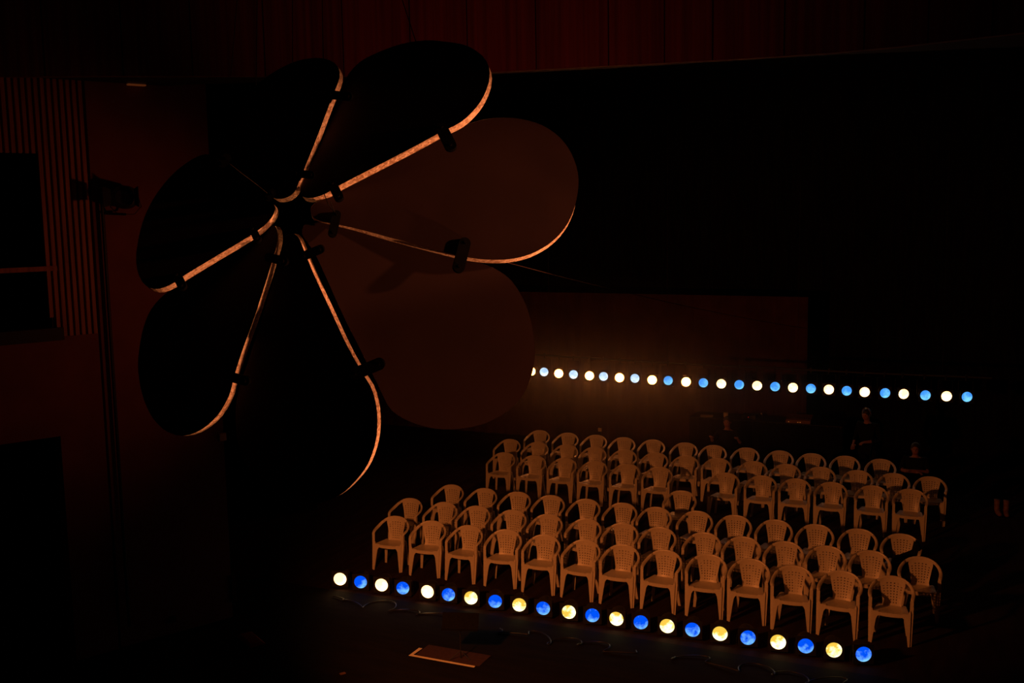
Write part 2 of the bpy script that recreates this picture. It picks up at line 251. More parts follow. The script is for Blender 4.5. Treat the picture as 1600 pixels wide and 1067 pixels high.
# outlines of the seven petals in metres on their own planes: (normal, [(u, v), ...])
PETALS=[
( (0.1647, -0.906, 0.3898) , [(-0.151,0.138),(-0.114,0.142),(-0.079,0.153),(-0.048,0.174),(-0.024,0.203),(-0.01,0.241),(-0.001,0.282),(0.013,0.335),(0.028,0.389),(0.042,0.443),(0.056,0.497),(0.071,0.551),(0.085,0.605),(0.098,0.659),(0.111,0.712),(0.124,0.765),(0.137,0.819),(0.15,0.873),(0.163,0.927),(0.176,0.981),(0.194,1.048),(0.21,1.115),(0.226,1.173),(0.235,1.233),(0.227,1.283),(0.205,1.33),(0.167,1.369),(0.121,1.395),(0.061,1.416),(-0.0,1.424),(-0.059,1.423),(-0.118,1.418),(-0.174,1.406),(-0.223,1.391),(-0.27,1.372),(-0.315,1.35),(-0.359,1.325),(-0.408,1.294),(-0.455,1.26),(-0.5,1.224),(-0.54,1.183),(-0.572,1.143),(-0.602,1.102),(-0.629,1.058),(-0.653,1.012),(-0.674,0.965),(-0.692,0.917),(-0.706,0.867),(-0.718,0.815),(-0.727,0.763),(-0.734,0.71),(-0.737,0.652),(-0.733,0.593),(-0.722,0.533),(-0.705,0.506),(-0.679,0.485),(-0.63,0.449),(-0.581,0.414),(-0.532,0.38),(-0.483,0.347),(-0.435,0.313),(-0.387,0.28),(-0.326,0.235),(-0.266,0.191),(-0.205,0.15),(-0.178,0.14)] ),
( (0.1418, -0.854, 0.5007) , [(0.019,0.185),(0.036,0.167),(0.059,0.157),(0.1,0.15),(0.139,0.152),(0.194,0.168),(0.245,0.192),(0.295,0.225),(0.344,0.261),(0.386,0.287),(0.428,0.312),(0.47,0.337),(0.513,0.361),(0.555,0.386),(0.597,0.41),(0.641,0.436),(0.684,0.461),(0.727,0.486),(0.771,0.512),(0.814,0.537),(0.857,0.562),(0.9,0.588),(0.942,0.614),(0.984,0.639),(1.026,0.665),(1.067,0.691),(1.109,0.717),(1.151,0.743),(1.203,0.77),(1.254,0.796),(1.302,0.828),(1.346,0.87),(1.384,0.918),(1.419,0.97),(1.444,1.02),(1.464,1.073),(1.479,1.129),(1.491,1.209),(1.488,1.293),(1.472,1.36),(1.441,1.423),(1.397,1.479),(1.344,1.527),(1.285,1.569),(1.222,1.601),(1.164,1.62),(1.105,1.634),(1.046,1.646),(0.987,1.658),(0.929,1.667),(0.87,1.672),(0.803,1.67),(0.736,1.664),(0.671,1.652),(0.614,1.637),(0.558,1.619),(0.504,1.597),(0.45,1.574),(0.398,1.548),(0.347,1.519),(0.301,1.484),(0.257,1.431),(0.222,1.369),(0.201,1.306),(0.187,1.239),(0.175,1.175),(0.164,1.111),(0.154,1.046),(0.143,0.982),(0.132,0.919),(0.121,0.855),(0.11,0.793),(0.099,0.73),(0.088,0.675),(0.077,0.621),(0.066,0.567),(0.055,0.513),(0.042,0.437),(0.028,0.36),(0.014,0.31),(0.003,0.258),(0.006,0.221)] ),
( (0.4313, -0.7891, 0.4375) , [(0.133,0.061),(0.13,0.032),(0.136,0.003),(0.152,-0.027),(0.176,-0.049),(0.216,-0.065),(0.258,-0.074),(0.31,-0.087),(0.361,-0.101),(0.413,-0.114),(0.465,-0.127),(0.516,-0.142),(0.568,-0.157),(0.619,-0.173),(0.671,-0.189),(0.722,-0.206),(0.773,-0.223),(0.825,-0.239),(0.876,-0.255),(0.927,-0.272),(0.979,-0.288),(1.03,-0.304),(1.081,-0.32),(1.133,-0.336),(1.184,-0.352),(1.235,-0.367),(1.286,-0.383),(1.338,-0.397),(1.389,-0.409),(1.44,-0.419),(1.492,-0.427),(1.544,-0.433),(1.596,-0.436),(1.645,-0.437),(1.695,-0.436),(1.744,-0.431),(1.794,-0.424),(1.852,-0.41),(1.909,-0.391),(1.964,-0.365),(2.007,-0.341),(2.05,-0.314),(2.09,-0.283),(2.128,-0.249),(2.164,-0.21),(2.198,-0.167),(2.229,-0.121),(2.255,-0.073),(2.28,-0.017),(2.3,0.041),(2.316,0.1),(2.33,0.16),(2.339,0.219),(2.344,0.279),(2.342,0.339),(2.334,0.401),(2.319,0.462),(2.3,0.52),(2.276,0.575),(2.246,0.627),(2.212,0.674),(2.169,0.719),(2.122,0.759),(2.071,0.793),(2.015,0.82),(1.955,0.841),(1.894,0.857),(1.841,0.866),(1.786,0.871),(1.731,0.872),(1.676,0.87),(1.622,0.864),(1.567,0.855),(1.512,0.841),(1.457,0.823),(1.403,0.802),(1.347,0.771),(1.293,0.736),(1.252,0.709),(1.211,0.682),(1.166,0.655),(1.12,0.628),(1.075,0.602),(1.03,0.575),(0.985,0.549),(0.94,0.523),(0.894,0.497),(0.849,0.471),(0.803,0.446),(0.757,0.42),(0.712,0.395),(0.666,0.369),(0.621,0.344),(0.574,0.316),(0.527,0.289),(0.48,0.261),(0.433,0.234),(0.386,0.207),(0.326,0.175),(0.266,0.145),(0.219,0.127),(0.174,0.106),(0.15,0.087)] ),
( (0.4817, -0.8683, 0.1183) , [(0.057,-0.162),(0.058,-0.124),(0.075,-0.09),(0.11,-0.066),(0.153,-0.055),(0.191,-0.052),(0.23,-0.056),(0.269,-0.066),(0.307,-0.078),(0.352,-0.092),(0.398,-0.105),(0.444,-0.119),(0.489,-0.133),(0.535,-0.146),(0.581,-0.16),(0.626,-0.173),(0.672,-0.187),(0.718,-0.201),(0.765,-0.215),(0.812,-0.229),(0.859,-0.244),(0.906,-0.258),(0.953,-0.273),(1.0,-0.287),(1.047,-0.301),(1.094,-0.316),(1.141,-0.33),(1.189,-0.344),(1.236,-0.358),(1.288,-0.372),(1.341,-0.385),(1.394,-0.398),(1.446,-0.411),(1.498,-0.426),(1.55,-0.444),(1.605,-0.467),(1.657,-0.497),(1.706,-0.531),(1.757,-0.581),(1.798,-0.639),(1.824,-0.684),(1.847,-0.73),(1.867,-0.777),(1.884,-0.826),(1.897,-0.873),(1.908,-0.92),(1.917,-0.968),(1.924,-1.017),(1.93,-1.065),(1.935,-1.118),(1.936,-1.171),(1.932,-1.224),(1.921,-1.286),(1.905,-1.348),(1.884,-1.408),(1.86,-1.463),(1.831,-1.516),(1.795,-1.564),(1.751,-1.608),(1.702,-1.647),(1.649,-1.681),(1.604,-1.705),(1.558,-1.727),(1.511,-1.745),(1.462,-1.759),(1.415,-1.77),(1.368,-1.778),(1.32,-1.783),(1.272,-1.787),(1.224,-1.788),(1.163,-1.786),(1.101,-1.779),(1.041,-1.767),(0.995,-1.753),(0.949,-1.737),(0.904,-1.718),(0.86,-1.698),(0.818,-1.674),(0.778,-1.647),(0.742,-1.615),(0.709,-1.567),(0.683,-1.514),(0.663,-1.466),(0.643,-1.418),(0.619,-1.367),(0.594,-1.316),(0.57,-1.264),(0.549,-1.218),(0.528,-1.172),(0.507,-1.125),(0.487,-1.079),(0.466,-1.035),(0.445,-0.991),(0.425,-0.947),(0.404,-0.903),(0.384,-0.859),(0.364,-0.815),(0.345,-0.77),(0.326,-0.725),(0.307,-0.68),(0.289,-0.634),(0.271,-0.589),(0.252,-0.544),(0.233,-0.499),(0.21,-0.442),(0.186,-0.386),(0.161,-0.331),(0.13,-0.277),(0.097,-0.225),(0.074,-0.195)] ),
( (0.1677, -0.9837, 0.0648) , [(-0.077,-0.17),(-0.062,-0.159),(-0.042,-0.155),(-0.019,-0.154),(0.003,-0.16),(0.026,-0.179),(0.043,-0.202),(0.063,-0.246),(0.081,-0.291),(0.1,-0.335),(0.119,-0.379),(0.138,-0.423),(0.158,-0.467),(0.181,-0.515),(0.204,-0.564),(0.228,-0.612),(0.251,-0.66),(0.275,-0.707),(0.299,-0.755),(0.323,-0.803),(0.345,-0.849),(0.367,-0.894),(0.39,-0.94),(0.412,-0.986),(0.436,-1.031),(0.459,-1.076),(0.482,-1.117),(0.506,-1.159),(0.53,-1.199),(0.554,-1.24),(0.579,-1.28),(0.616,-1.331),(0.65,-1.382),(0.676,-1.445),(0.693,-1.51),(0.702,-1.561),(0.707,-1.613),(0.708,-1.665),(0.706,-1.721),(0.701,-1.777),(0.69,-1.832),(0.678,-1.879),(0.662,-1.926),(0.644,-1.972),(0.622,-2.017),(0.589,-2.069),(0.551,-2.118),(0.509,-2.164),(0.465,-2.209),(0.418,-2.251),(0.367,-2.287),(0.313,-2.315),(0.255,-2.338),(0.196,-2.355),(0.127,-2.367),(0.058,-2.368),(-0.019,-2.359),(-0.092,-2.339),(-0.148,-2.317),(-0.204,-2.292),(-0.257,-2.264),(-0.306,-2.232),(-0.348,-2.2),(-0.387,-2.167),(-0.424,-2.131),(-0.458,-2.093),(-0.486,-2.051),(-0.512,-1.999),(-0.53,-1.943),(-0.543,-1.886),(-0.554,-1.828),(-0.561,-1.766),(-0.564,-1.703),(-0.562,-1.64),(-0.557,-1.58),(-0.548,-1.52),(-0.535,-1.462),(-0.517,-1.403),(-0.495,-1.346),(-0.473,-1.289),(-0.453,-1.239),(-0.434,-1.189),(-0.414,-1.139),(-0.395,-1.09),(-0.375,-1.04),(-0.356,-0.99),(-0.338,-0.941),(-0.318,-0.888),(-0.3,-0.835),(-0.282,-0.782),(-0.264,-0.729),(-0.246,-0.676),(-0.228,-0.624),(-0.211,-0.576),(-0.194,-0.529),(-0.177,-0.482),(-0.16,-0.435),(-0.143,-0.388),(-0.121,-0.323),(-0.101,-0.258),(-0.091,-0.213)] ),
( (0.0358, -0.9842, 0.1731) , [(-0.18,-0.092),(-0.16,-0.119),(-0.151,-0.15),(-0.145,-0.187),(-0.146,-0.224),(-0.158,-0.282),(-0.175,-0.34),(-0.189,-0.388),(-0.203,-0.436),(-0.217,-0.485),(-0.232,-0.533),(-0.247,-0.581),(-0.262,-0.63),(-0.277,-0.677),(-0.292,-0.725),(-0.307,-0.773),(-0.323,-0.82),(-0.34,-0.868),(-0.358,-0.921),(-0.378,-0.974),(-0.397,-1.028),(-0.417,-1.081),(-0.435,-1.135),(-0.452,-1.185),(-0.468,-1.236),(-0.483,-1.287),(-0.497,-1.338),(-0.509,-1.392),(-0.52,-1.446),(-0.537,-1.498),(-0.566,-1.557),(-0.6,-1.614),(-0.641,-1.668),(-0.687,-1.715),(-0.738,-1.757),(-0.795,-1.795),(-0.851,-1.823),(-0.912,-1.846),(-0.976,-1.86),(-1.062,-1.859),(-1.146,-1.838),(-1.204,-1.812),(-1.256,-1.778),(-1.303,-1.74),(-1.348,-1.691),(-1.386,-1.637),(-1.419,-1.582),(-1.448,-1.52),(-1.471,-1.457),(-1.489,-1.393),(-1.501,-1.338),(-1.508,-1.283),(-1.509,-1.228),(-1.506,-1.174),(-1.502,-1.121),(-1.495,-1.067),(-1.486,-1.014),(-1.474,-0.962),(-1.455,-0.904),(-1.43,-0.847),(-1.397,-0.794),(-1.36,-0.749),(-1.317,-0.708),(-1.269,-0.671),(-1.217,-0.64),(-1.163,-0.612),(-1.107,-0.586),(-1.053,-0.559),(-0.995,-0.528),(-0.937,-0.497),(-0.88,-0.466),(-0.823,-0.435),(-0.765,-0.405),(-0.716,-0.379),(-0.667,-0.354),(-0.618,-0.329),(-0.569,-0.305),(-0.52,-0.28),(-0.472,-0.255),(-0.42,-0.228),(-0.369,-0.2),(-0.319,-0.173),(-0.27,-0.144),(-0.243,-0.123),(-0.216,-0.103),(-0.198,-0.092)] ),
( (0.1712, -0.8576, 0.4849) , [(-0.178,0.045),(-0.184,0.072),(-0.199,0.098),(-0.225,0.121),(-0.253,0.141),(-0.312,0.185),(-0.37,0.228),(-0.43,0.272),(-0.49,0.316),(-0.55,0.359),(-0.61,0.401),(-0.671,0.444),(-0.731,0.489),(-0.768,0.526),(-0.806,0.56),(-0.867,0.587),(-0.928,0.596),(-0.99,0.58),(-1.044,0.549),(-1.085,0.518),(-1.124,0.485),(-1.16,0.449),(-1.193,0.409),(-1.223,0.366),(-1.251,0.321),(-1.276,0.274),(-1.299,0.226),(-1.319,0.176),(-1.338,0.118),(-1.352,0.058),(-1.362,-0.004),(-1.368,-0.067),(-1.37,-0.12),(-1.369,-0.174),(-1.366,-0.228),(-1.361,-0.282),(-1.355,-0.336),(-1.339,-0.41),(-1.312,-0.483),(-1.279,-0.544),(-1.236,-0.6),(-1.194,-0.634),(-1.146,-0.657),(-1.101,-0.666),(-1.057,-0.663),(-1.008,-0.647),(-0.963,-0.623),(-0.923,-0.593),(-0.885,-0.56),(-0.846,-0.531),(-0.806,-0.503),(-0.766,-0.475),(-0.727,-0.448),(-0.687,-0.42),(-0.647,-0.393),(-0.607,-0.365),(-0.567,-0.338),(-0.527,-0.311),(-0.487,-0.284),(-0.447,-0.256),(-0.408,-0.228),(-0.37,-0.201),(-0.332,-0.173),(-0.296,-0.144),(-0.26,-0.113),(-0.225,-0.075),(-0.197,-0.032),(-0.183,0.004)] ),
]
CLAMPS=[
( (4.648, -6.505, 6.516) , (4.816, -6.608, 6.294) , 0.097 ),
( (3.842, -6.899, 6.072) , (3.976, -6.971, 5.912) , 0.077 ),
( (4.877, -6.521, 5.593) , (4.871, -6.675, 5.321) , 0.097 ),
( (3.915, -6.925, 5.83) , (3.923, -7.028, 5.62) , 0.072 ),
( (4.089, -7.1, 4.5) , (4.38, -7.043, 4.62) , 0.097 ),
( (3.664, -7.115, 5.453) , (3.866, -7.071, 5.53) , 0.072 ),
( (3.041, -7.347, 4.489) , (3.278, -7.345, 4.45) , 0.078 ),
( (3.352, -7.164, 5.466) , (3.572, -7.164, 5.42) , 0.073 ),
( (2.726, -7.525, 5.356) , (2.851, -7.576, 5.222) , 0.072 ),
( (3.268, -7.215, 5.713) , (3.372, -7.262, 5.594) , 0.062 ),
( (2.914, -7.004, 6.308) , (2.851, -7.058, 6.209) , 0.075 ),
( (3.398, -7.047, 6.005) , (3.341, -7.095, 5.917) , 0.063 ),
( (3.671, -6.659, 6.791) , (3.902, -6.631, 6.758) , 0.069 ),
( (3.52, -6.967, 6.139) , (3.714, -6.942, 6.116) , 0.063 ),
]
CABLES=[
( (2.735, -6.712, 6.998) , (2.763, -6.596, 7.752) ),
( (3.282, -6.574, 7.088) , (3.259, -6.498, 7.721) ),
( (3.556, -6.516, 7.107) , (3.524, -6.449, 7.703) ),
( (4.236, -6.123, 7.237) , (4.08, -6.13, 7.704) ),
( (2.991, -6.707, 6.902) , (2.971, -6.602, 7.731) ),
]

# ------------------------------------------------------------------ the hall
bm = bmesh.new(); box(bm, -9, 13, -1.02, 12.5, -0.3, 0.0); struct('floor', bm, M['stage_boards'], 'dark boarded stage floor under the chairs')
bm = bmesh.new(); box(bm, -9, 13, -9.0, -1.02, -0.3, 0.0); struct('floor', bm, M['floor'], 'black apron floor before the footlights')
bm = bmesh.new(); box(bm, -9, 13, -1.0, 12.3, 8.8, 8.9); struct('ceiling', bm, M['black'], 'black ceiling over the stage')
bm = bmesh.new(); box(bm, -5, 13, -9.0, -1.4, 9.8, 9.9); struct('ceiling', bm, M['black'], 'dark ceiling over the front of the hall')
bm = bmesh.new(); box(bm, -9, 13, 12.0, 12.3, 0.0, 9.5); struct('wall_back', bm, M['drape'], 'black rear wall of the stage')

bm = bmesh.new(); box(bm, -9.2, -9.0, -1.0, 12.3, 0.0, 9.5); struct('wall_right', bm, M['drape'], 'black wall of the wings').name = 'wall_wings'

# left wall, splayed: runs along U from the stage opening towards the hall; s is metres along it
P0 = Vector((-1.1, -2.5, 0)); U = Vector((-0.43, -0.90, 0)).normalized(); N = Vector((-U.y, U.x, 0))   # N points into the hall
if N.dot(Vector((1, 0, 0))) < 0: N = -N
def wbox(bm, s0, s1, z0, z1, d0, d1):
    q = lambda s, d: P0 + U * s + N * d
    hexa(bm, [q(s0, d0) + Vector((0, 0, z0)), q(s1, d0) + Vector((0, 0, z0)), q(s1, d1) + Vector((0, 0, z0)), q(s0, d1) + Vector((0, 0, z0))],
         [q(s0, d0) + Vector((0, 0, z1)), q(s1, d0) + Vector((0, 0, z1)), q(s1, d1) + Vector((0, 0, z1)), q(s0, d1) + Vector((0, 0, z1))])
bm = bmesh.new()
wbox(bm, 0.0, 1.62, 0, 7.6, -0.25, -0.02)        # plastered panel beside the stage opening
wl = struct('wall_left', bm, M['panel'], 'splayed side wall left of the stage')
bm = bmesh.new()
wbox(bm, 1.66, 2.22, 0, 4.3, -0.25, 0.0); wbox(bm, 2.22, 4.4, 3.02, 4.30, -0.25, 0.0)      # boards round the lower opening
wbox(bm, 1.66, 2.20, 4.3, 9.6, -0.25, -0.06); wbox(bm, 2.20, 4.4, 6.62, 9.6, -0.25, -0.06)
struct('board_facing', bm, M['panel'], parent=wl)
bm = bmesh.new()
s = 1.66
k = 0
while s < 4.4:
    z0 = 4.27 if s < 2.16 else 6.60
    if 2.16 <= s < 2.24: z0 = 4.55
    wbox(bm, s, s + 0.045, z0, 7.72, -0.058, -0.012)
    s += 0.0765
struct('slat_screen', bm, M['slat'], parent=wl)
bm = bmesh.new(); wbox(bm, 2.12, 4.4, 5.14, 5.20, -0.05, 0.02); struct('handrail', bm, M['slat'], parent=wl)
bm = bmesh.new(); wbox(bm, 2.1, 4.4, 4.26, 4.42, -0.2, 0.05); struct('window_sill', bm, M['black'], parent=wl)
bm = bmesh.new(); wbox(bm, 2.18, 4.4, 0.0, 6.9, -1.8, -1.7); wbox(bm, 2.0, 2.18, 0, 6.9, -1.8, -0.26)
struct('opening_lining', bm, M['drape'], parent=wl)
bm = bmesh.new(); wbox(bm, -0.06, 0.01, 0.23, 0.62, -0.06, 0.01); struct('corner_strip', bm, M['mat_brown'], parent=wl)

# curved wooden header over the stage opening
HC = [(-3.2, -5.3), (-2.2, -4.85), (-1.32, -4.39), (-0.6, -3.93), (0.05, -3.5), (0.86, -2.98), (1.7, -2.5), (3.09, -2.1), (4.09, -1.95), (4.85, -1.81), (5.96, -1.64), (7.02, -1.55), (7.71, -1.66), (8.36, -1.84), (8.97, -2.02), (9.8, -2.35), (10.8, -2.9)]
bm = bmesh.new()
n0 = len(HC)
L = [[bm.verts.new((x, y + d, z)) for x, y in HC] for d, z in ((0, 7.5), (0, 9.8), (0.12, 9.8), (0.12, 7.5))]
for a in range(4):
    A, B = L[a], L[(a + 1) % 4]
    for i in range(n0 - 1): bm.faces.new((A[i], A[i + 1], B[i + 1], B[i]))
for e in (0, -1): bm.faces.new([L[a][e] for a in range(4)])
wf = struct('wall_front', bm, M['wood'], 'curved red wooden header above the stage opening')
bm = bmesh.new()
top = [(x, y + 0.13) for x, y in HC] + [(10.8, -0.35), (6.9, -1.22), (4.2, -1.5), (1.5, -2.0), (0.0, -2.6), (-1.05, -2.95), (-3.0, -3.3)]
extrude_poly(bm, [(x, y, 7.52) for x, y in top], (0, 0, 0.3))
struct('ceiling', bm, M['black'], 'dark soffit behind the curved header')
bm = bmesh.new()                                   # thin joints between the header boards
for i in range(n0 - 1):
    a, b = Vector((*HC[i], 0)), Vector((*HC[i + 1], 0)); m_ = max(1, int((b - a).length / 0.55))
    for j in range(m_):
        p = a.lerp(b, (j + 0.5) / m_); t = (b - a).normalized(); q = Vector((t.y, -t.x, 0))
        hexa(bm, [p + Vector((0, 0, 7.5)), p + t * 0.014 + Vector((0, 0, 7.5)), p + t * 0.014 + q * 0.006 + Vector((0, 0, 7.5)), p + q * 0.006 + Vector((0, 0, 7.5))],
             [p + Vector((0, 0, 9.8)), p + t * 0.014 + Vector((0, 0, 9.8)), p + t * 0.014 + q * 0.006 + Vector((0, 0, 9.8)), p + q * 0.006 + Vector((0, 0, 9.8))])
struct('board_joint', bm, M['black'], parent=wf)

# cloths inside the stage
def drape(name, a, b, z0, z1, m, folds, amp, label, cat):
    a, b = Vector(a), Vector(b); t = (b - a); n = Vector((-t.y, t.x, 0)).normalized(); nn = folds * 6
    P = []
    for i in range(nn + 1):
        u = i / nn; off = math.sin(u * folds * 2 * PI) * amp + math.sin(u * folds * 3.1) * amp * 0.6
        P.append([tuple(a + t * u + n * off + Vector((0, 0, z))) for z in (z0, z0 + (z1 - z0) * 0.5, z1)])
    bm = bmesh.new(); thick_grid(bm, P, lambda i, j: True, n * 0.01)
    o = link_mesh(name, bm, m, smooth=False); tag(o, label, cat); return o
drape('backcloth', (-6.5, 10.3, 0), (4.95, 10.3, 0), 0.0, 3.72, M['brown_cloth'], 34, 0.02, 'low brown cloth hung across the rear of the stage', 'cloth')
drape('stage_leg_curtain', (-5.4, 2.2, 0), (-3.2, 2.6, 0), 0.0, 8.8, M['drape'], 9, 0.05, 'black side curtain just inside the left of the stage', 'curtain')

# ------------------------------------------------------------------ plastic armchair
HOOP = [(0, .425, .785), (.05, .424, .783), (.10, .416, .776), (.15, .402, .760), (.198, .383, .732), (.234, .352, .702), (.257, .312, .672), (.270, .262, .648), (.274, .205, .632), (.272, .150, .620), (.267, .108, .608), (.262, .088, .588)]
def hoop_z(x):
    x = abs(x)
    for (x0, _, z0), (x1, _, z1) in zip(HOOP, HOOP[1:]):
        if x0 <= x <= x1: return z0 + (z1 - z0) * (x - x0) / (x1 - x0)
    return .7
def wdir(i):
    u = min(1, max(0, (i - 3) / 6)) * .85; u = u * u * (3 - 2 * u)
    return Vector((math.sin(u * PI / 2), 0.1, math.cos(u * PI / 2)))
def chair_leg_front(s):
    bm = bmesh.new(); X = lambda x: x * s
    # outer post, set back a little behind the inner web
    m0 = [(X(.236), .018, .0), (X(.270), .018, .0), (X(.270), .036, .0), (X(.250), .036, .0)]
    m1 = [(X(.236), .020, .43), (X(.283), .020, .43), (X(.283), .060, .43), (X(.262), .060, .43)]
    m2 = [(X(.238), .012, .48), (X(.283), .012, .48), (X(.283), .055, .48), (X(.258), .055, .48)]
    m3 = [(X(.238), .0, .600), (X(.282), .0, .600), (X(.282), .045, .605), (X(.254), .045, .605)]
    hexa(bm, m0, m1); hexa(bm, m1, m2); hexa(bm, m2, m3)
    # inner web curving into the seat apron
    extrude_poly(bm, [(X(x), .0, z) for x, z in ((.226, .0), (.248, .0), (.250, .2), (.252, .44), (.246, .47), (.232, .455), (.222, .425), (.150, .425), (.148, .372), (.166, .358), (.182, .325), (.194, .25))], (0, .020, 0))
    for v in bm.verts: v.co.y += v.co.z * .128
    return bm
def chair_leg_rear(s):
    bm = bmesh.new(); X = lambda x: x * s
    hexa(bm, [(X(.188), .380, 0), (X(.226), .380, 0), (X(.228), .412, 0), (X(.205), .412, 0)],
         [(X(.130), .325, .40), (X(.186), .318, .41), (X(.190), .372, .41), (X(.160), .375, .40)])
    return bm
def chair_seat():
    bm = bmesh.new(); P = []
    nx, ny = 10, 7
    for i in range(nx + 1):
        u = -1 + 2 * i / nx; row = []
        for j in range(ny + 1):
            v = j / ny
            hw = .236 - .066 * v
            z = .425 - .018 * (1 - u * u) * math.sin(v * PI * .8 + .35) - .006 * v
            if v == 0: z -= .006
            row.append((u * hw, .050 + v * .325, z))
        P.append(row)
    thick_grid(bm, P, lambda i, j: True, (0, 0, -.010))
    # arched apron under the front edge, and side skirts
    F = [(-.165 + .33 * i / 10) for i in range(11)]
    pts = [(x, .052, .414) for x in F] + [(x, .046, .362 - .012 * (1 - (x / .165) ** 2) + .012) for x in F[::-1]]
    extrude_poly(bm, pts, (0, .010, 0))
    for s in (-1, 1):
        hexa(bm, [(s * .222, .06, .375), (s * .232, .06, .375), (s * .180, .37, .375), (s * .170, .37, .375)],
             [(s * .224, .06, .418), (s * .234, .06, .418), (s * .182, .37, .416), (s * .172, .37, .416)])
    return bm
def chair_back():
    bm = bmesh.new()
    hc = [-.74, -.44, -.147, .147, .44, .74]; us = [-1.0]
    for c in hc: us += [c - .052, c + .052]
    us += [1.0]
    hr = [.10 + .098 * k for k in range(8)]; vs = [0.0]
    for c in hr: vs += [c - .019, c + .019]
    vs += [.93, 1.0]
    def hw(v): return .113 + .052 * min(1, max(0, v) / .85) ** 1.15 + .012 * (1 - min(1, v / .12)) 
    P = []
    for u in us:
        row = []
        for v in vs:
            x = u * hw(v); zt = hoop_z(x) + .004; z = .415 + (zt - .415) * v
            y = .352 + .062 * v ** .8 + .012 * math.sin(v * PI) - .034 * (u * u) * (.4 + .6 * v)
            row.append((x, y, z))
        P.append(row)
    def keep(i, j):
        if i % 2 == 1 and j % 2 == 1 and 1 <= i < len(us) - 2 and j < 2 * len(hr):
            r = (j - 1) // 2; c = (i - 1) // 2
            if r <= 1 and c in (0, 5): return True
            if r == 7 and c in (0, 5): return True
            return False
        return True
    thick_grid(bm, P, keep, (0, .007, 0))
    path = [(-x, y, z) for x, y, z in HOOP[1:5]][::-1] + HOOP[:5]
    wd = [Vector((-wdir(i).x, wdir(i).y, wdir(i).z)) for i in (4, 3, 2, 1)] + [wdir(i) for i in range(5)]
    ribbon(bm, path, wd, .022, .009)
    return bm
def chair_arm(s):
    bm = bmesh.new()
    path = [(s * x, y, z) for x, y, z in HOOP[4:]]
    wd = [Vector((s * wdir(i).x, wdir(i).y, wdir(i).z)) for i in range(4, len(HOOP))]
    ribbon(bm, path, wd, [.022, .023, .024, .025, .026, .026, .024, .020], .009)
    return bm
def make_chair():
    t = thing('plastic_armchair', 'x', 'chair')
    link_mesh('seat', chair_seat(), M['plastic'], t, smooth=False)
    link_mesh('backrest', chair_back(), M['plastic'], t)
    for s in (-1, 1):
        link_mesh('armrest', chair_arm(s), M['plastic'], t, smooth=True)
        link_mesh('leg', chair_leg_front(s), M['plastic'], t)
        link_mesh('leg', chair_leg_rear(s), M['plastic'], t)
    return t
ROWS = [
 ('front row nearest the footlights', 'front row of chairs', [-.05, .65, 1.29, 1.98, 2.63, 3.26, 3.89, 4.52, 5.19, 5.79, 6.41, 7.01, 7.69], [.03, .02, .01, .03, 0, -.01, -.02, -.03, .01, .03, -.03, -.01, .03]),
 ('second row', 'second row of chairs', [-0.4, 0.28, 0.92, 1.58, 2.24, 2.91, 3.53, 4.15, 4.85, 5.46, 6.08, 6.68, 7.3, 7.98], [1.07, 1.07, 1.06, 1.06, 1.04, 1.03, 1.01, 1.02, 1.0, 1.01, 1.01, 1.02, 1.03, 1.0]),
 ('third row', 'third row of chairs', [-0.15, 0.53, 1.2, 1.85, 2.5, 3.16, 3.78, 4.45, 5.1, 5.74, 6.37, 7.01, 7.64], [2.15, 2.14, 2.13, 2.13, 2.13, 2.12, 2.08, 2.10, 2.09, 2.07, 2.05, 2.05, 2.02]),
 ('odd', None, [3.89], [3.24]),
 ('fourth row, behind the aisle', 'fourth row of chairs', [-0.34, 0.36, 1.03, 1.68, 2.36, 3.01, 4.3, 4.98, 5.61, 6.24, 6.94, 7.58], [4.84, 4.82, 4.82, 4.81, 4.79, 4.78, 4.77, 4.80, 4.80, 4.77, 4.78, 4.77]),
 ('fifth row', 'fifth row of chairs', [-0.75, -0.07, 0.62, 1.26, 1.92, 2.6, 3.25, 3.9, 4.61, 5.24, 5.9, 6.56, 7.21, 7.85], [6.04, 5.98, 5.97, 5.95, 5.94, 5.91, 5.86, 5.88, 5.86, 5.85, 5.85, 5.83, 5.83, 5.8]),
 ('rearmost row', 'rearmost row of chairs', [-0.51, 0.2, 0.86, 1.53, 2.2, 2.92, 3.55, 4.22, 4.92, 5.56, 6.21, 6.88], [7.12, 7.08, 7.09, 7.06, 7.05, 7.01, 6.98, 6.98, 6.95, 6.93, 6.94, 6.91])]
proto = None
for rn, grp, xs, ys in ROWS:
    for i, (x, y) in enumerate(zip(xs, ys)):
        if rn == 'odd': lab = 'cream plastic armchair standing alone in the aisle behind the third row'
        elif i == 0: lab = 'cream plastic armchair at the left end of the ' + rn
        elif i == len(xs) - 1: lab = 'cream plastic armchair at the right end of the ' + rn
        elif rn == 'third row' and i == 12: pass
        else: lab = 'cream plastic armchair, %s from the left in the %s' % (NUM[i], rn)
        if rn == 'third row' and i == 12: lab = 'cream plastic armchair covered by a black coat, right end of the third row'
        rz = math.radians([4.1, 5.9, -.6, 6, 3.4, -3.2, .6, -3.3, 3.3, 2.3, 4, -3.6, 1.8][i] if grp and grp.startswith('front') else random.uniform(-2, 2) * (0 if grp and grp.startswith('fourth') and i > 9 else 1))
        if proto is None:
            proto = make_chair(); o = proto; o.location = (x, y, 0); o.rotation_euler = (0, 0, rz); o['label'] = lab
        else: o = dup(proto, (x, y, 0), rz, lab)
        o['group'] = grp or 'cream plastic armchairs'

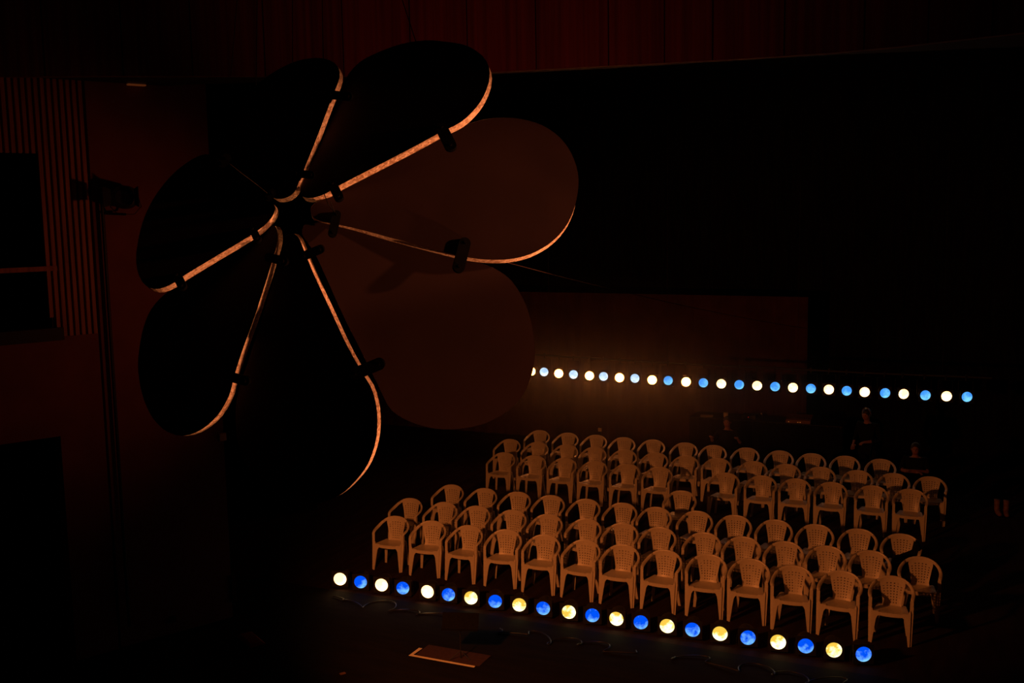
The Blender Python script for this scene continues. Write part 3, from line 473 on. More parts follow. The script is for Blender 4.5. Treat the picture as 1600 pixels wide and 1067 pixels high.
# ------------------------------------------------------------------ stage lamps
def make_lamp(lens, hung):
    t = thing('stage_lamp', 'x', 'stage lamp')
    bm = bmesh.new()
    lathe_y(bm, [(.104, .0), (.118, .002), (.118, .05), (.112, .055), (.112, .20), (.095, .25), (.06, .285), (.03, .30)], 28)
    h = link_mesh('housing', bm, M['black'], t, smooth=False)
    bm = bmesh.new(); lathe_y(bm, [(.03, -.022), (.07, -.016), (.092, -.008), (.099, -.001)], 28)
    link_mesh('lens', bm, lens, t, smooth=True)
    bm = bmesh.new()                                    # square gel frame with a round opening
    n = 32; sq = []
    for k in range(n):
        a = 2 * PI * k / n; cx, cz = math.cos(a), math.sin(a); m_ = max(abs(cx), abs(cz)); sq.append((cx / m_ * .128, cz / m_ * .128, cx * .101, cz * .101))
    rows = []
    for y in (-.004, .006):
        rows.append([bm.verts.new((a, y, b)) for a, b, _, _ in sq]); rows.append([bm.verts.new((c, y, d)) for _, _, c, d in sq])
    for A, B in ((rows[0], rows[1]), (rows[3], rows[2]), (rows[2], rows[0]), (rows[1], rows[3])):
        for k in range(n): bm.faces.new((A[k], A[(k + 1) % n], B[(k + 1) % n], B[k]))
    link_mesh('gel_frame', bm, M['black'], t)
    bm = bmesh.new()
    sg = 1 if hung else -1; e = .30 if hung else .150
    pts = [(-.128, .12, 0), (-.136, .12, sg * .08), (-.136, .12, sg * (e - .01)), (-.10, .12, sg * e), (.10, .12, sg * e), (.136, .12, sg * (e - .01)), (.136, .12, sg * .08), (.128, .12, 0)]
    ribbon(bm, pts, [Vector((0, 1, 0))] * 8, .014, .003)
    link_mesh('yoke', bm, M['black'], t)
    if hung:
        bm = bmesh.new(); tube(bm, [(0, .12, .30), (0, .12, .36)], .012); box(bm, -.02, .02, .085, .155, .34, .42)
        link_mesh('hook_clamp', bm, M['black'], t)
    else:
        bm = bmesh.new(); box(bm, -.10, .10, .05, .24, -.165, -.150); link_mesh('floor_plate', bm, M['black'], t)
    return t
FL = [-.29, .08, .45, .82, 1.24, 1.59, 1.96, 2.35, 2.73, 3.10, 3.49, 3.84, 4.19, 4.54, 4.91, 5.26, 5.63, 6.0, 6.39, 6.74, 7.09, 7.45]
protos = {}
def place_lamp(key, hung, loc, rz, lab, grp):
    if key + str(hung) not in protos:
        o = make_lamp(M[key], hung); protos[key + str(hung)] = o
        o.location = loc; o.rotation_euler = (0, 0, rz); o['label'] = lab
    else: o = dup(protos[key + str(hung)], loc, rz, lab)
    o['group'] = grp
na = nb = 0
for i, x in enumerate(FL):
    amber = i % 2 == 0
    if amber: na += 1
    else: nb += 1
    k = (na if amber else nb) - 1
    lab = ('amber-lit' if amber else 'blue-lit') + ' floor lamp, %s %s one from the left in the footlight row' % (NUM[k], 'amber' if amber else 'blue')
    key = ('lens_amber_hot' if i in (0, 2, 4) else 'lens_amber') if amber else 'lens_blue'
    y = -.95 + .15 * i / 21
    place_lamp(key, False, (x, y, .165), math.radians(random.uniform(8, 22)), lab, ('amber' if amber else 'blue') + ' footlights on the stage floor')
BL = [(-0.914, 2.076), (-0.592, 2.077), (-0.227, 2.058), (0.134, 2.053), (0.521, 2.043), (0.857, 2.045), (1.235, 2.036), (1.593, 2.039), (1.99, 2.024), (2.353, 2.029), (2.754, 2.021), (3.136, 2.02), (3.526, 2.02), (3.91, 2.02), (4.29, 2.02), (4.664, 2.02), (5.032, 2.019), (5.396, 2.019), (5.755, 2.019), (6.109, 2.012), (6.459, 2.006), (6.852, 2.008), (7.204, 2.009), (7.61, 2.006), (7.998, 2.01), (8.368, 2.019)]
na = nb = 0
for i, (x, z) in enumerate(BL):
    amber = i % 2 == 0
    if amber: na += 1
    else: nb += 1
    k = (na if amber else nb) - 1
    lab = ('amber-lit' if amber else 'blue-lit') + ' hanging lamp, %s %s one from the left on the rear pipe' % (NUM[k], 'amber' if amber else 'blue')
    key = (('lens_amber_fierce' if i < 11 else 'lens_amber_hot') if amber else ('lens_blue_hot' if i < 9 else 'lens_blue_pale'))
    place_lamp(key, True, (x, 8.0, z), math.radians(random.uniform(10, 22)), lab, ('amber' if amber else 'blue') + ' lamps hung on the rear pipe')
t = thing('lighting_pipe', 'long black pipe carrying the rear row of lamps across the stage', 'pipe', (3.7, 8.0, 2.38))
bm = bmesh.new(); tube(bm, [(BL[0][0] - 4.3, .115, BL[0][1] + .375 - 2.38)] + [(x - 3.7, .115, z + .375 - 2.38) for x, z in BL[::5]] + [(5.1, .115, BL[-1][1] + .375 - 2.38)], .024, 10); link_mesh('pipe', bm, M['black'], t)
for x in (-4.2, -1.4, 1.4, 4.2):
    bm = bmesh.new(); tube(bm, [(x, .115, .02), (x, .115, 6.43)], .004, 5); link_mesh('wire_rope', bm, M['black'], t)

# ------------------------------------------------------------------ hanging flower of seven panels
HUB = Vector( (3.596, -7.071, 5.802))
fl = thing('hanging_flower_canopy', 'huge dark flower of seven petal panels with bright edges hanging before the stage', 'hanging ornament', HUB)
for idx, (nv, pts) in enumerate(PETALS):
    n = Vector(nv); u = Vector((0, 0, 1)).cross(n).normalized(); v = n.cross(u); T = .07
    F = [u * a + v * b for a, b in pts]
    bm = bmesh.new(); ins = .001
    cen = sum(F, Vector()) / len(F)
    G = [p + (cen - p).normalized() * ins for p in F]
    for off, flip in ((0, 0), (-T, 1)):
        vs = [bm.verts.new(p + n * off) for p in G]
        f = bm.faces.new(vs if not flip else vs[::-1])
    bm.verts.ensure_lookup_table(); k = len(G)
    for i in range(k): bm.faces.new((bm.verts[i], bm.verts[(i + 1) % k], bm.verts[k + (i + 1) % k], bm.verts[k + i]))
    bmesh.ops.triangulate(bm, faces=[f for f in bm.faces if len(f.verts) > 4])
    pt = link_mesh('petal', bm, M['petal'], fl)
    bm = bmesh.new()                                    # foil edging wrapped round the rim
    A = [bm.verts.new(p) for p in F]; B = [bm.verts.new(p - n * T) for p in F]
    B2 = [bm.verts.new(p - n * T) for p in G]
    for i in range(k):
        j = (i + 1) % k
        bm.faces.new((A[i], A[j], B[j], B[i])); bm.faces.new((B[i], B[j], B2[j], B2[i]))
    e = link_mesh('edge_trim', bm, M['foil'], pt); e['label'] = 'bright foil edge'
view = Vector((-.61, .83, 0)).normalized()
for a, b, wid in CLAMPS:
    a = Vector(a) - HUB; b = Vector(b) - HUB; ax = (b - a).normalized(); sd = ax.cross(view).normalized(); up = sd.cross(ax).normalized()
    r = wid / 2; pts = []
    for e, c in ((a, 1), (b, -1)):
        for k in range(9):
            th = PI * k / 8
            pts.append(e + ax * c * r - ax * c * r * math.sin(th) * 1.0 + sd * c * r * math.cos(th))
    bm = bmesh.new(); extrude_poly(bm, pts, up * .03)
    for e, c in ((a, 1), (b, -1)):
        q = e + ax * c * r; tube(bm, [q - up * .02, q + up * .042], .014, 8)
    bmesh.ops.recalc_face_normals(bm, faces=bm.faces)
    link_mesh('clamp', bm, M['rubber'], fl)
for a, b in CABLES:
    a = Vector(a); b = Vector(b); b = a + (b - a) * ((9.81 - a.z) / (b.z - a.z))
    bm = bmesh.new(); tube(bm, [a - HUB, b - HUB], .004, 5); link_mesh('suspension_wire', bm, M['black'], fl)
bm = bmesh.new(); tube(bm, [Vector((3.805, -6.956, 5.983)) - HUB, Vector((3.87, -6.98, 5.87)) - HUB, Vector((3.926, -6.982, 5.817)) - HUB], .004, 5)
tube(bm, [Vector((3.87, -6.95, 5.90)) - HUB, Vector((3.926, -6.982, 5.817)) - HUB], .004, 5)
link_mesh('tie_cord', bm, M['black'], fl)
bm = bmesh.new()
A = Vector((4.917, -6.533, 5.469)); B = Vector((6.47, 3.0, 3.96)); B = A + (B - A) * 1.55
pts = [A.lerp(B, k / 12) - HUB - Vector((0, 0, .5 * 4 * (k / 12) * (1 - k / 12) * .35)) for k in range(13)]
tube(bm, pts, .0035, 5); link_mesh('guy_line', bm, M['mat_brown'], fl)

# ------------------------------------------------------------------ wall fittings
q = P0 + U * 1.27 + N * .20
t = thing('wall_spotlight', 'black spotlight on a pipe fixed to the left side wall', 'spotlight', (q.x, q.y, 6.05), math.radians(35))
bm = bmesh.new(); lathe_y(bm, [(.10, -.20), (.14, -.20), (.15, -.12), (.15, .10), (.12, .17), (.06, .20)], 20); link_mesh('housing', bm, M['black'], t)
for s_ in (-1, 1):
    bm = bmesh.new(); hexa(bm, [(s_ * .14, -.20, -.10), (s_ * .15, -.20, -.10), (s_ * .22, -.34, -.13), (s_ * .21, -.34, -.13)], [(s_ * .14, -.20, .10), (s_ * .15, -.20, .10), (s_ * .22, -.34, .13), (s_ * .21, -.34, .13)])
    link_mesh('barn_door', bm, M['black'], t)
bm = bmesh.new(); ribbon(bm, [(-.16, 0, 0), (-.19, 0, -.12), (-.10, 0, -.22), (.10, 0, -.22), (.19, 0, -.12), (.16, 0, 0)], [Vector((0, 1, 0))] * 6, .018, .004); link_mesh('yoke', bm, M['black'], t)
bm = bmesh.new(); lathe_y(bm, [(.02, -.205), (.09, -.203)], 16); link_mesh('lens', bm, M['steel'], t)
q = P0 + U * 1.52 + N * .05
t = thing('wall_pipe', 'thin black upright pipe on the left side wall', 'pipe', (q.x, q.y, 0))
bm = bmesh.new(); tube(bm, [(0, 0, 0.3), (0, 0, 6.1)], .022, 8); link_mesh('pipe', bm, M['black'], t)
q2 = N * .14 - U * .25
bm = bmesh.new(); tube(bm, [(0, 0, 5.85), (q2.x, q2.y, 5.83)], .016, 8); link_mesh('bracket', bm, M['black'], t)
def wall_plate(name, s, z, w_, h, d, m, label, cat):
    q = P0 + U * s
    bm = bmesh.new(); a = U * (w_ / 2)
    b = [(-a + N * -.02), (a + N * -.02), (a + N * d), (-a + N * d)]
    hexa(bm, b, [p + Vector((0, 0, h)) for p in b]); bevel(bm, .004, 1)
    o = link_mesh(name, bm, m); o.location = (q.x, q.y, z); tag(o, label, cat)
wall_plate('junction_box', .03, 2.62, .10, .11, .03, M['pale'], 'small pale box on the edge of the left wall, high up', 'electrical box')
wall_plate('wall_socket', .90, .17, .08, .08, .02, M['mat_brown'], 'small socket low on the left wall near the floor', 'socket')
q = P0 + U * .98 + N * .05
bm = bmesh.new(); box(bm, -.12, .12, -.03, .03, -.011, .011); bevel(bm, .006, 2)
o = link_mesh('soffit_light', bm, glow('dim_orange_light', (1, .25, .06), .045)); o.location = (q.x, q.y, 7.50); o.rotation_euler = (0, 0, math.atan2(U.y, U.x)); tag(o, 'dim orange strip light under the soffit at the far left', 'light')

# ------------------------------------------------------------------ floor things
bm = bmesh.new()
extrude_poly(bm, [(1.94, -2.70, .002), (2.90, -2.70, .002), (2.90, -2.655, .002), (1.985, -2.655, .002), (1.995, -2.43, .002), (1.945, -2.43, .002)], (0, 0, .002))
tag(link_mesh('floor_marking_tape', bm, M['tape']), 'L-shaped strip of pale tape stuck on the floor before the footlights', 'tape')
bm = bmesh.new(); box(bm, 2.02, 2.95, -2.64, -2.30, .001, .008); tag(link_mesh('floor_mat', bm, M['mat_brown']), 'small dark brown mat inside the pale tape corner', 'mat')
t = thing('music_stand', 'low dark music stand on the floor beside the pale tape corner', 'music stand', (2.62, -2.52, .008), math.radians(18))
bm = bmesh.new(); tube(bm, [(0, 0, .0), (0, 0, .42)], .008, 8); link_mesh('pole', bm, M['black'], t)
for a in (90, 210, 330):
    a = math.radians(a); bm = bmesh.new(); tube(bm, [(0, 0, .10), (math.cos(a) * .16, math.sin(a) * .16, .006)], .006, 6); link_mesh('leg', bm, M['black'], t)
bm = bmesh.new(); hexa(bm, [(-.24, -.02, .40), (.24, -.02, .40), (.24, -.008, .40), (-.24, -.008, .40)], [(-.24, .09, .58), (.24, .09, .58), (.24, .102, .58), (-.24, .102, .58)])
box(bm, -.24, .24, -.06, -.01, .395, .405); link_mesh('desk', bm, M['black_cloth'], t)
bm = bmesh.new(); box(bm, -.035, .035, -.02, .02, 0, .012); o = link_mesh('tape_marker', bm, M['shoe']); o.location = (1.44, -3.5, .0005); o.rotation_euler = (0, 0, 1.0)
tag(o, 'tiny scrap of brown tape on the floor at the bottom of the picture', 'tape')
bm = bmesh.new(); hexa(bm, [(-.28, -.12, 0), (.22, -.12, 0), (.22, .12, 0), (-.28, .12, 0)], [(-.24, -.08, .05), (.16, -.09, .03), (.18, .08, .03), (-.22, .09, .05)]); bevel(bm, .012, 2)
o = link_mesh('folded_cloth', bm, M['red']); o.location = (-.30, -3.10, 0); o.rotation_euler = (0, 0, -.5); tag(o, 'folded dark red cloth on the floor at the foot of the left wall', 'cloth')
# cables loosely laid in front of the footlights
for ci, (x0, x1, yb) in enumerate(((-.2, 2.2, -1.35), (2.6, 4.7, -1.5), (5.1, 7.4, -1.42))):
    pts = []
    for k in range(90):
        u = k / 89; x = x0 + (x1 - x0) * u
        pts.append((x + .10 * math.sin(u * 34 + ci), yb + .16 * math.sin(u * 21 + ci * 2) * math.sin(u * 5) + .07 * math.cos(u * 34 + ci), .010 + .012 * (1 + math.sin(u * 34 + ci)) * .5 + .02 * ci * 0))
    bm = bmesh.new(); tube(bm, pts, .0075, 6)
    o = link_mesh('power_cable', bm, mat('cable_rubber_%s' % ('abc'[ci]), (.02, .018, .018), .3, noise_scale=20, noise_amt=.1), smooth=True)
    tag(o, ['looped black cable before the left third of the footlights', 'looped black cable before the middle of the footlights', 'looped black cable before the right third of the footlights'][ci], 'cable', 'cables before the footlights')
# black coat thrown over the chair at the right end of the third row
cx, cy = 7.64, 2.02
P = []
nu, nv_ = 16, 10
for i in range(nu + 1):
    u = i / nu; row = []
    ex = -.115 + .44 * u                                      # top edge: hangs from the hoop and sags to the seat
    ez = .475 + .325 * u ** 1.9 if u < .62 else .60 + (.17) * min(1, (u - .62) / .12) - max(0, u - .78) * .9
    ey = .345 if u < .7 else .34 - (u - .7) * .5
    for j in range(nv_ + 1):
        v = j / nv_
        x = ex + .05 * v * (u - .5) + .012 * math.sin(u * 14 + v * 2)
        y = ey - (.50 * v if u < .8 else .50 * v * (1 - (u - .8) * .8)) - .02 * math.sin(u * 19) * v
        zs = .46 + .015 * math.sin(u * 15 + v * 4)
        z = ez + (zs - ez) * min(1, v / .35) if v < .7 else zs - (v - .7) / .3 * (.22 + .06 * math.sin(u * 9))
        if v >= .7: y -= .0
        if u > .85: z = ez - (ez - .30) * v; 
        row.append((x, y, z + .012))
    P.append(row)
bm = bmesh.new(); thick_grid(bm, P, lambda i, j: True, (0, .004, -.012))
o = link_mesh('coat', bm, M['black_cloth'], smooth=True); o.location = (cx, cy, 0)
tag(o, 'black coat draped over the last chair of the third row', 'coat')

# pair of pale boots standing far right
def boot(side):
    bm = bmesh.new()
    rings = [(-.17, .035, .012, .06), (-.12, .045, .035, .075), (-.05, .042, .05, .09), (0, .04, .14, .05)]
    tube(bm, [(0, -.15, .035), (0, -.10, .042), (0, -.03, .06), (0, .02, .10), (0, .03, .20), (0, .03, .29)], [.03, .044, .05, .052, .05, .055], 12)
    return bm
for s_, rz_ in ((0, .35), (1, .1)):
    t = thing('boot', ['brown boot, the left one of the pair standing alone at far right', 'brown boot, the right one of the pair standing alone at far right'][s_], 'boot', (8.98 + .15 * s_, 6.95, 0), rz_, 'pair of boots')
    link_mesh('upper', boot(0), M['shoe'], t, smooth=True)
    bm = bmesh.new(); extrude_poly(bm, [(-.04, .07, 0), (-.035, 0, 0), (-.048, -.09, 0), (-.03, -.18, 0), (.03, -.18, 0), (.048, -.09, 0), (.035, 0, 0), (.04, .07, 0)], (0, 0, .018)); link_mesh('sole', bm, M['rubber'], t)

# ------------------------------------------------------------------ control table at the rear
t = thing('control_table', 'long black-draped table behind the rear lamps and chairs', 'table', (4.2, 9.6, 0))
bm = bmesh.new(); box(bm, -1.7, 1.7, -.35, .35, .96, 1.0); link_mesh('tabletop', bm, M['black'], t)
for x in (-1.6, 1.6):
    for y in (-.3, .3):
        bm = bmesh.new(); tube(bm, [(x, y, 0), (x, y, .96)], .02, 8); link_mesh('leg', bm, M['steel'], t)
P = [[(-1.7 + 3.4 * i / 60, -.36 + .012 * math.sin(i * 1.3), z) for z in (.05, .5, .99)] for i in range(61)]
bm = bmesh.new(); thick_grid(bm, P, lambda i, j: True, (0, .006, 0)); link_mesh('table_skirt', bm, M['black_cloth'], t)
t = thing('sound_desk', 'brownish box of sound gear on the rear table, right end', 'sound desk', (4.93, 9.5, 1.0))
bm = bmesh.new(); hexa(bm, [(-.27, -.2, 0), (.27, -.2, 0), (.27, .2, 0), (-.27, .2, 0)], [(-.27, -.17, .07), (.27, -.17, .07), (.27, .2, .14), (-.27, .2, .14)]); bevel(bm, .008, 1); link_mesh('case', bm, M['shoe'], t)
for x in (-.20, .0, .05):
    bm = bmesh.new(); box(bm, x - .007, x + .007, -.206, -.196, .02, .032); link_mesh('indicator', bm, M['led_amber'], t)
bm = bmesh.new()
for k in range(10): box(bm, -.24 + k * .05, -.225 + k * .05, -.08, -.05, .085, .11)
link_mesh('fader_bank', bm, M['black'], t)
t = thing('effects_unit', 'small dark unit with a red light on the rear table', 'sound gear', (3.83, 9.5, 1.0))
bm = bmesh.new(); box(bm, -.16, .16, -.14, .14, 0, .10); bevel(bm, .006, 1); link_mesh('case', bm, M['black'], t)
bm = bmesh.new(); box(bm, -.01, .002, -.146, -.138, .05, .062); link_mesh('indicator', bm, M['led_red'], t)
bm = bmesh.new(); tube(bm, [(0, 0, 0), (0, 0, .10)], [.05, .055], 14); o = link_mesh('paper_cup', bm, M['pale']); o.location = (3.28, 9.5, 1.0); tag(o, 'small pale cup on the rear table, left end', 'cup')
bm = bmesh.new(); box(bm, -.14, .14, -.10, .10, 0, .012); o = link_mesh('notebook', bm, M['pale']); o.location = (2.85, 9.45, 1.0); o.rotation_euler = (0, 0, .2); tag(o, 'flat pale notebook at the left end of the rear table', 'notebook')
t = thing('microphone', 'small microphone on a short stand on the rear table', 'microphone', (4.12, 9.45, 1.0))
bm = bmesh.new(); tube(bm, [(0, 0, 0), (0, 0, .012)], .05, 14); link_mesh('base', bm, M['black'], t)
bm = bmesh.new(); tube(bm, [(0, 0, .01), (0, 0, .10), (0, -.03, .13)], .006, 6); link_mesh('pole', bm, M['steel'], t)
bm = bmesh.new(); tube(bm, [(0, -.02, .12), (0, -.09, .15), (0, -.12, .163)], [.012, .016, .018], 10); link_mesh('microphone_head', bm, M['pale'], t)
bm = bmesh.new(); box(bm, -.04, .04, -.02, .0, 0, .08); o = link_mesh('floor_box', bm, M['pale']); o.location = (.62, 8.4, .69)
tag(o, 'tiny pale box on a black post behind the rearmost chairs', 'electrical box')
bm = bmesh.new(); tube(bm, [(0, 0, 0), (0, 0, .80)], .02, 8); box(bm, -.12, .12, -.12, .12, 0, .02); o = link_mesh('post', bm, M['black']); o.location = (.62, 8.425, 0)
tag(o, 'thin black floor post carrying a tiny pale box', 'post')

# ------------------------------------------------------------------ people
def skin_mesh(name, joints, edges, m, parent, sub=2, root=0):
    me = bpy.data.meshes.new(name); names = list(joints)
    me.from_pydata([joints[k][0] for k in names], [(names.index(a), names.index(b)) for a, b in edges], [])
    me.materials.append(m)
    o = bpy.data.objects.new(name, me); C.objects.link(o); o.parent = parent
    md = o.modifiers.new('skin', 'SKIN'); md.use_smooth_shade = True
    for i, k in enumerate(names):
        r = joints[k][1]; r = r if isinstance(r, tuple) else (r, r)
        me.skin_vertices[0].data[i].radius = r
        me.skin_vertices[0].data[i].use_root = (i == root)
    s_ = o.modifiers.new('sub', 'SUBSURF'); s_.levels = sub; s_.render_levels = sub
    return o
def lerp3(a, b, u): return tuple(a[i] + (b[i] - a[i]) * u for i in range(3))
def person(label, loc, rz, J, head_tilt=(0, 0, 0), headset=False):
    """J: dict of joints in local space, facing -Y"""
    t = thing('person', label, 'person', loc, rz)
    j = {}; e = []
    j['pelvis'] = (J['pelvis'], (.14, .11)); j['waist'] = (lerp3(J['pelvis'], J['chest'], .45), (.12, .09))
    j['chest'] = (J['chest'], (.16, .11)); j['neck0'] = (lerp3(J['chest'], J['head'], .42), (.07, .065)); j['neck'] = (lerp3(J['chest'], J['head'], .66), .052)
    j['skull0'] = (lerp3(J['chest'], J['head'], .86), (.066, .075)); hx, hy, hz = J['head']
    j['skull'] = ((hx, hy + .01, hz + .03), (.075, .09)); j['crown'] = ((hx, hy + .015, hz + .09), (.05, .06))
    e += [('pelvis', 'waist'), ('waist', 'chest'), ('chest', 'neck0'), ('neck0', 'neck'), ('neck', 'skull0'), ('skull0', 'skull'), ('skull', 'crown')]
    for s_, S in (('l', -1), ('r', 1)):
        j['sh' + s_] = (J['sh' + s_], .062); j['el' + s_] = (J['el' + s_], .044); j['wr' + s_] = (J['wr' + s_], .028)
        e += [('chest', 'sh' + s_), ('sh' + s_, 'el' + s_), ('el' + s_, 'wr' + s_)]
        d = (Vector(J['wr' + s_]) - Vector(J['el' + s_])).normalized(); side = Vector((1, 0, 0)) - d * d.x; side.normalize(); dn = d.cross(side).normalized()
        if dn.z > 0: dn = -dn
        w_ = Vector(J['wr' + s_]); palm = w_ + d * .06; j['palm' + s_] = (tuple(palm), (.032, .018)); e.append(('wr' + s_, 'palm' + s_))
        for fi, (off, ln) in enumerate(((-.030, .075), (-.010, .085), (.011, .080), (.031, .062))):
            a = palm + d * .035 + side * off; b = a + d * ln * .5 + dn * .012; c_ = b + d * ln * .3 + dn * .03
            for nm, p, r in (('a', a, .010), ('b', b, .009), ('c', c_, .008)): j['f%d%s%s' % (fi, nm, s_)] = (tuple(p), r)
            e += [('palm' + s_, 'f%da%s' % (fi, s_)), ('f%da%s' % (fi, s_), 'f%db%s' % (fi, s_)), ('f%db%s' % (fi, s_), 'f%dc%s' % (fi, s_))]
        tb = w_ + d * .035 + side * (-S * .034); tc_ = tb + d * .04 - side * S * .018 + dn * .01
        j['tha' + s_] = (tuple(tb), .012); j['thb' + s_] = (tuple(tc_), .010); e += [('palm' + s_, 'tha' + s_), ('tha' + s_, 'thb' + s_)]
        j['hip' + s_] = (J['hip' + s_], .085); j['kn' + s_] = (J['kn' + s_], .058); j['an' + s_] = (J['an' + s_], .038)
        ax, ay, az = J['an' + s_]; j['toe' + s_] = ((ax, ay - .16, az - .05), (.04, .025))
        e += [('pelvis', 'hip' + s_), ('hip' + s_, 'kn' + s_), ('kn' + s_, 'an' + s_), ('an' + s_, 'toe' + s_)]
    body = skin_mesh('body', j, e, M['skin'], t)
    # face: nose, ears and eyes on the head
    def blob(bm, c, r, n=8):
        bmesh.ops.create_uvsphere(bm, u_segments=n * 2, v_segments=n, radius=1, matrix=Matrix.Translation(c) @ Matrix.Diagonal((*r, 1)))
    H = Vector(J['head']); R_ = Matrix.Translation(H) @ Matrix.Rotation(head_tilt[2], 4, 'Z') @ Matrix.Rotation(head_tilt[0], 4, 'X')
    bm = bmesh.new(); blob(bm, (0, -.098, .005), (.012, .018, .022)); blob(bm, (.076, .005, .01), (.008, .018, .028)); blob(bm, (-.076, .005, .01), (.008, .018, .028))
    blob(bm, (0, -.03, .0), (.066, .066, .095), 12)
    bm.transform(R_); o = link_mesh('face', bm, M['skin'], t, True)
    bm = bmesh.new(); blob(bm, (-.028, -.086, .028), (.011, .008, .007)); blob(bm, (.028, -.086, .028), (.011, .008, .007)); bm.transform(R_); link_mesh('eyes', bm, M['hair'], t, True)
    bm = bmesh.new(); blob(bm, (0, -.085, -.045), (.022, .010, .006)); bm.transform(R_); link_mesh('mouth', bm, M['red'], t, True)
    bm = bmesh.new(); blob(bm, (0, .022, .048), (.086, .100, .092), 12); bm.transform(R_); link_mesh('hair', bm, M['hair'], t, True)
    if headset:
        bm = bmesh.new(); pts = [(.095 * math.cos(a), .01, .01 + .150 * math.sin(a)) for a in [PI * k / 14 for k in range(15)]]
        ribbon(bm, pts, [Vector((0, 1, 0))] * 15, .009, .004); bm.transform(R_); hs = link_mesh('headset', bm, M['shoe'], t)
        bm = bmesh.new()
        for s_ in (-1, 1): blob(bm, (s_ * .092, .01, .005), (.018, .032, .036))
        bm.transform(R_); link_mesh('ear_cup', bm, M['black'], hs, True)
    # clothes: a shirt to the elbows or wrists and trousers, a little fatter than the body
    up = 1.16
    k1 = {k: (j[k][0], tuple(v * up for v in (j[k][1] if isinstance(j[k][1], tuple) else (j[k][1],) * 2))) for k in ('pelvis', 'waist', 'chest', 'neck0', 'shl', 'shr', 'ell', 'elr')}
    k1['chest'] = (j['chest'][0], (.20, .165)); k1['waist'] = (j['waist'][0], (.17, .14)); k1['neck0'] = (j['neck0'][0], (.11, .10))
    for s_ in 'lr': k1['cuff' + s_] = (lerp3(J['el' + s_], J['wr' + s_], J.get('sleeve', .75)), .046)
    skin_mesh('shirt', k1, [('pelvis', 'waist'), ('waist', 'chest'), ('chest', 'neck0'), ('chest', 'shl'), ('chest', 'shr'), ('shl', 'ell'), ('shr', 'elr'), ('ell', 'cuffl'), ('elr', 'cuffr')], M['black_cloth'], t)
    k2 = {k: (j[k][0], tuple(v * 1.2 for v in (j[k][1] if isinstance(j[k][1], tuple) else (j[k][1],) * 2))) for k in ('pelvis', 'hipl', 'hipr', 'knl', 'knr')}
    for s_ in 'lr': k2['hem' + s_] = (lerp3(J['kn' + s_], J['an' + s_], .92), .056)
    skin_mesh('trousers', k2, [('pelvis', 'hipl'), ('pelvis', 'hipr'), ('hipl', 'knl'), ('hipr', 'knr'), ('knl', 'heml'), ('knr', 'hemr')], M['black_cloth'], t)
    for s_ in 'lr':
        a = Vector(J['an' + s_]); bm = bmesh.new()
        tube(bm, [a + Vector((0, .04, -.03)), a + Vector((0, -.03, -.025)), a + Vector((0, -.12, -.045)), a + Vector((0, -.19, -.05))], [.045, .05, .045, .025], 12)
        for v in bm.verts: v.co.z = max(v.co.z, .002)
        link_mesh('shoe', bm, M['rubber'], t, True)
    return t
def stool(label, loc, h):
    t = thing('stool', label, 'stool', loc)
    bm = bmesh.new(); tube(bm, [(0, 0, h - .05), (0, 0, h)], .17, 20); link_mesh('seat', bm, M['black'], t)
    for k in range(4):
        a = PI / 4 + k * PI / 2; bm = bmesh.new(); tube(bm, [(math.cos(a) * .12, math.sin(a) * .12, h - .05), (math.cos(a) * .18, math.sin(a) * .18, 0)], .013, 8); link_mesh('leg', bm, M['black'], t)
SIT = dict(pelvis=(0, .02, .53), chest=(0, -.02, .90), head=(0, -.06, 1.20), shl=(-.19, -.02, .99), shr=(.19, -.02, .99),
           hipl=(-.09, -.02, .53), hipr=(.09, -.02, .53), knl=(-.15, -.42, .52), knr=(.15, -.42, .52), anl=(-.15, -.42, .09), anr=(.15, -.42, .09))
a = dict(SIT, ell=(-.30, -.12, .76), elr=(.32, -.12, .76), wrl=(-.27, -.33, .90), wrr=(.29, -.30, .90), sleeve=.5)
person('person in black seated behind the rearmost chairs, forearms raised', (3.68, 7.98, 0), 0, a)
stool('black stool under the seated person with raised forearms', (3.68, 8.03, 0), .37)
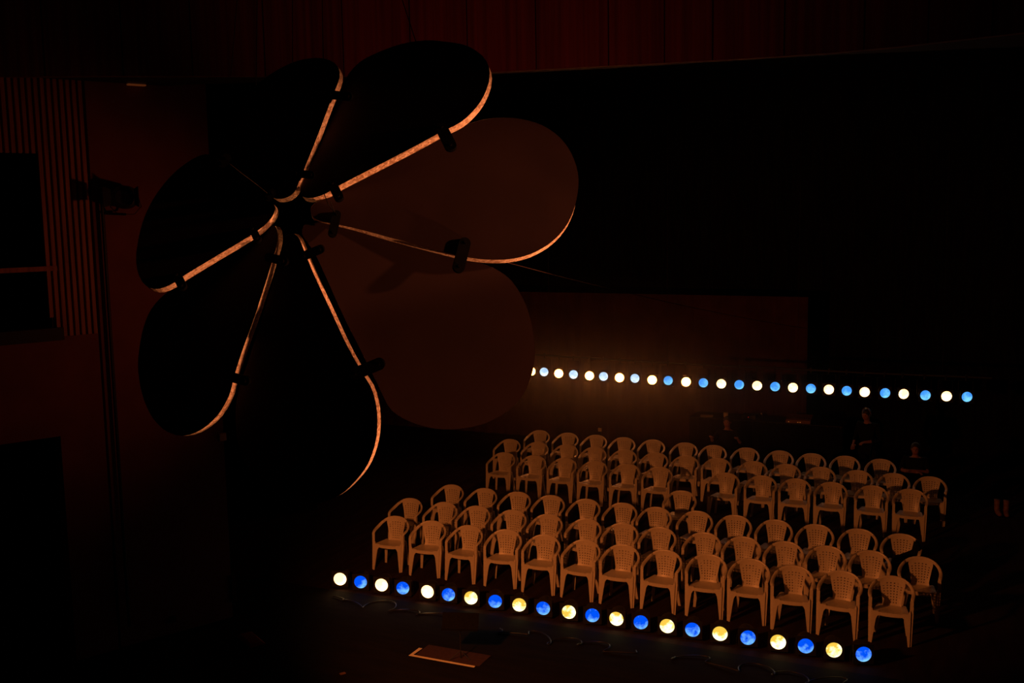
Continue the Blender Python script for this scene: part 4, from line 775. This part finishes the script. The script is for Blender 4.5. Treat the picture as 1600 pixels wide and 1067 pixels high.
b = dict(pelvis=(0, .02, .93), chest=(0, -.02, 1.30), head=(0, -.09, 1.60), shl=(-.20, -.01, 1.40), shr=(.20, -.01, 1.40), ell=(-.27, -.02, 1.12), elr=(.27, -.02, 1.12),
         wrl=(-.18, -.24, 1.02), wrr=(.13, -.26, 1.10), hipl=(-.10, .02, .91), hipr=(.10, .02, .91), knl=(-.11, -.01, .50), knr=(.11, .01, .50), anl=(-.12, .04, .09), anr=(.12, .04, .09))
person('person in black with a headset, standing behind the chairs at right', (6.58, 7.72, 0), math.radians(-25), b, (.25, 0, 0), True)
c = dict(SIT, pelvis=(0, .02, .50), chest=(0, .0, .84), head=(0, -.03, 1.12), shl=(-.19, 0, .93), shr=(.19, 0, .93), ell=(-.25, -.10, .72), elr=(.25, -.10, .72), wrl=(.02, -.25, .74), wrr=(-.02, -.30, .77), hipl=(-.09, -.02, .50), hipr=(.09, -.02, .50), knl=(-.14, -.42, .49), knr=(.14, -.42, .49), sleeve=.1)
person('person in black seated with folded arms beyond the right end of the chairs', (7.52, 7.0, 0), 0, c)
stool('black stool under the person with folded arms', (7.52, 7.05, 0), .34)

# ------------------------------------------------------------------ thin stage haze hanging round the rear lamps
hm = bpy.data.materials.new('thin_haze'); hm.use_nodes = True; nt = hm.node_tree
nt.nodes.remove(nt.nodes['Principled BSDF'])
vs = nt.nodes.new('ShaderNodeVolumeScatter'); vs.inputs['Anisotropy'].default_value = 0.3
tc = nt.nodes.new('ShaderNodeTexCoord'); gr = nt.nodes.new('ShaderNodeTexGradient'); gr.gradient_type = 'SPHERICAL'
mp = nt.nodes.new('ShaderNodeMapping'); 
nt.links.new(tc.outputs['Object'], mp.inputs[0]); nt.links.new(mp.outputs[0], gr.inputs[0])
mu = nt.nodes.new('ShaderNodeMath'); mu.operation = 'MULTIPLY'; mu.inputs[1].default_value = 0.085
nt.links.new(gr.outputs['Fac'], mu.inputs[0]); nt.links.new(mu.outputs[0], vs.inputs['Density'])
nt.links.new(vs.outputs[0], nt.nodes['Material Output'].inputs['Volume'])
bm = bmesh.new(); bmesh.ops.create_icosphere(bm, subdivisions=3, radius=1.0)
o = link_mesh('stage_haze', bm, hm); o.location = (1.0, 7.6, 1.9); o.scale = (5.5, 2.6, 2.6)
tag(o, 'thin haze glowing round the left lamps of the rear pipe', 'haze', kind='stuff')
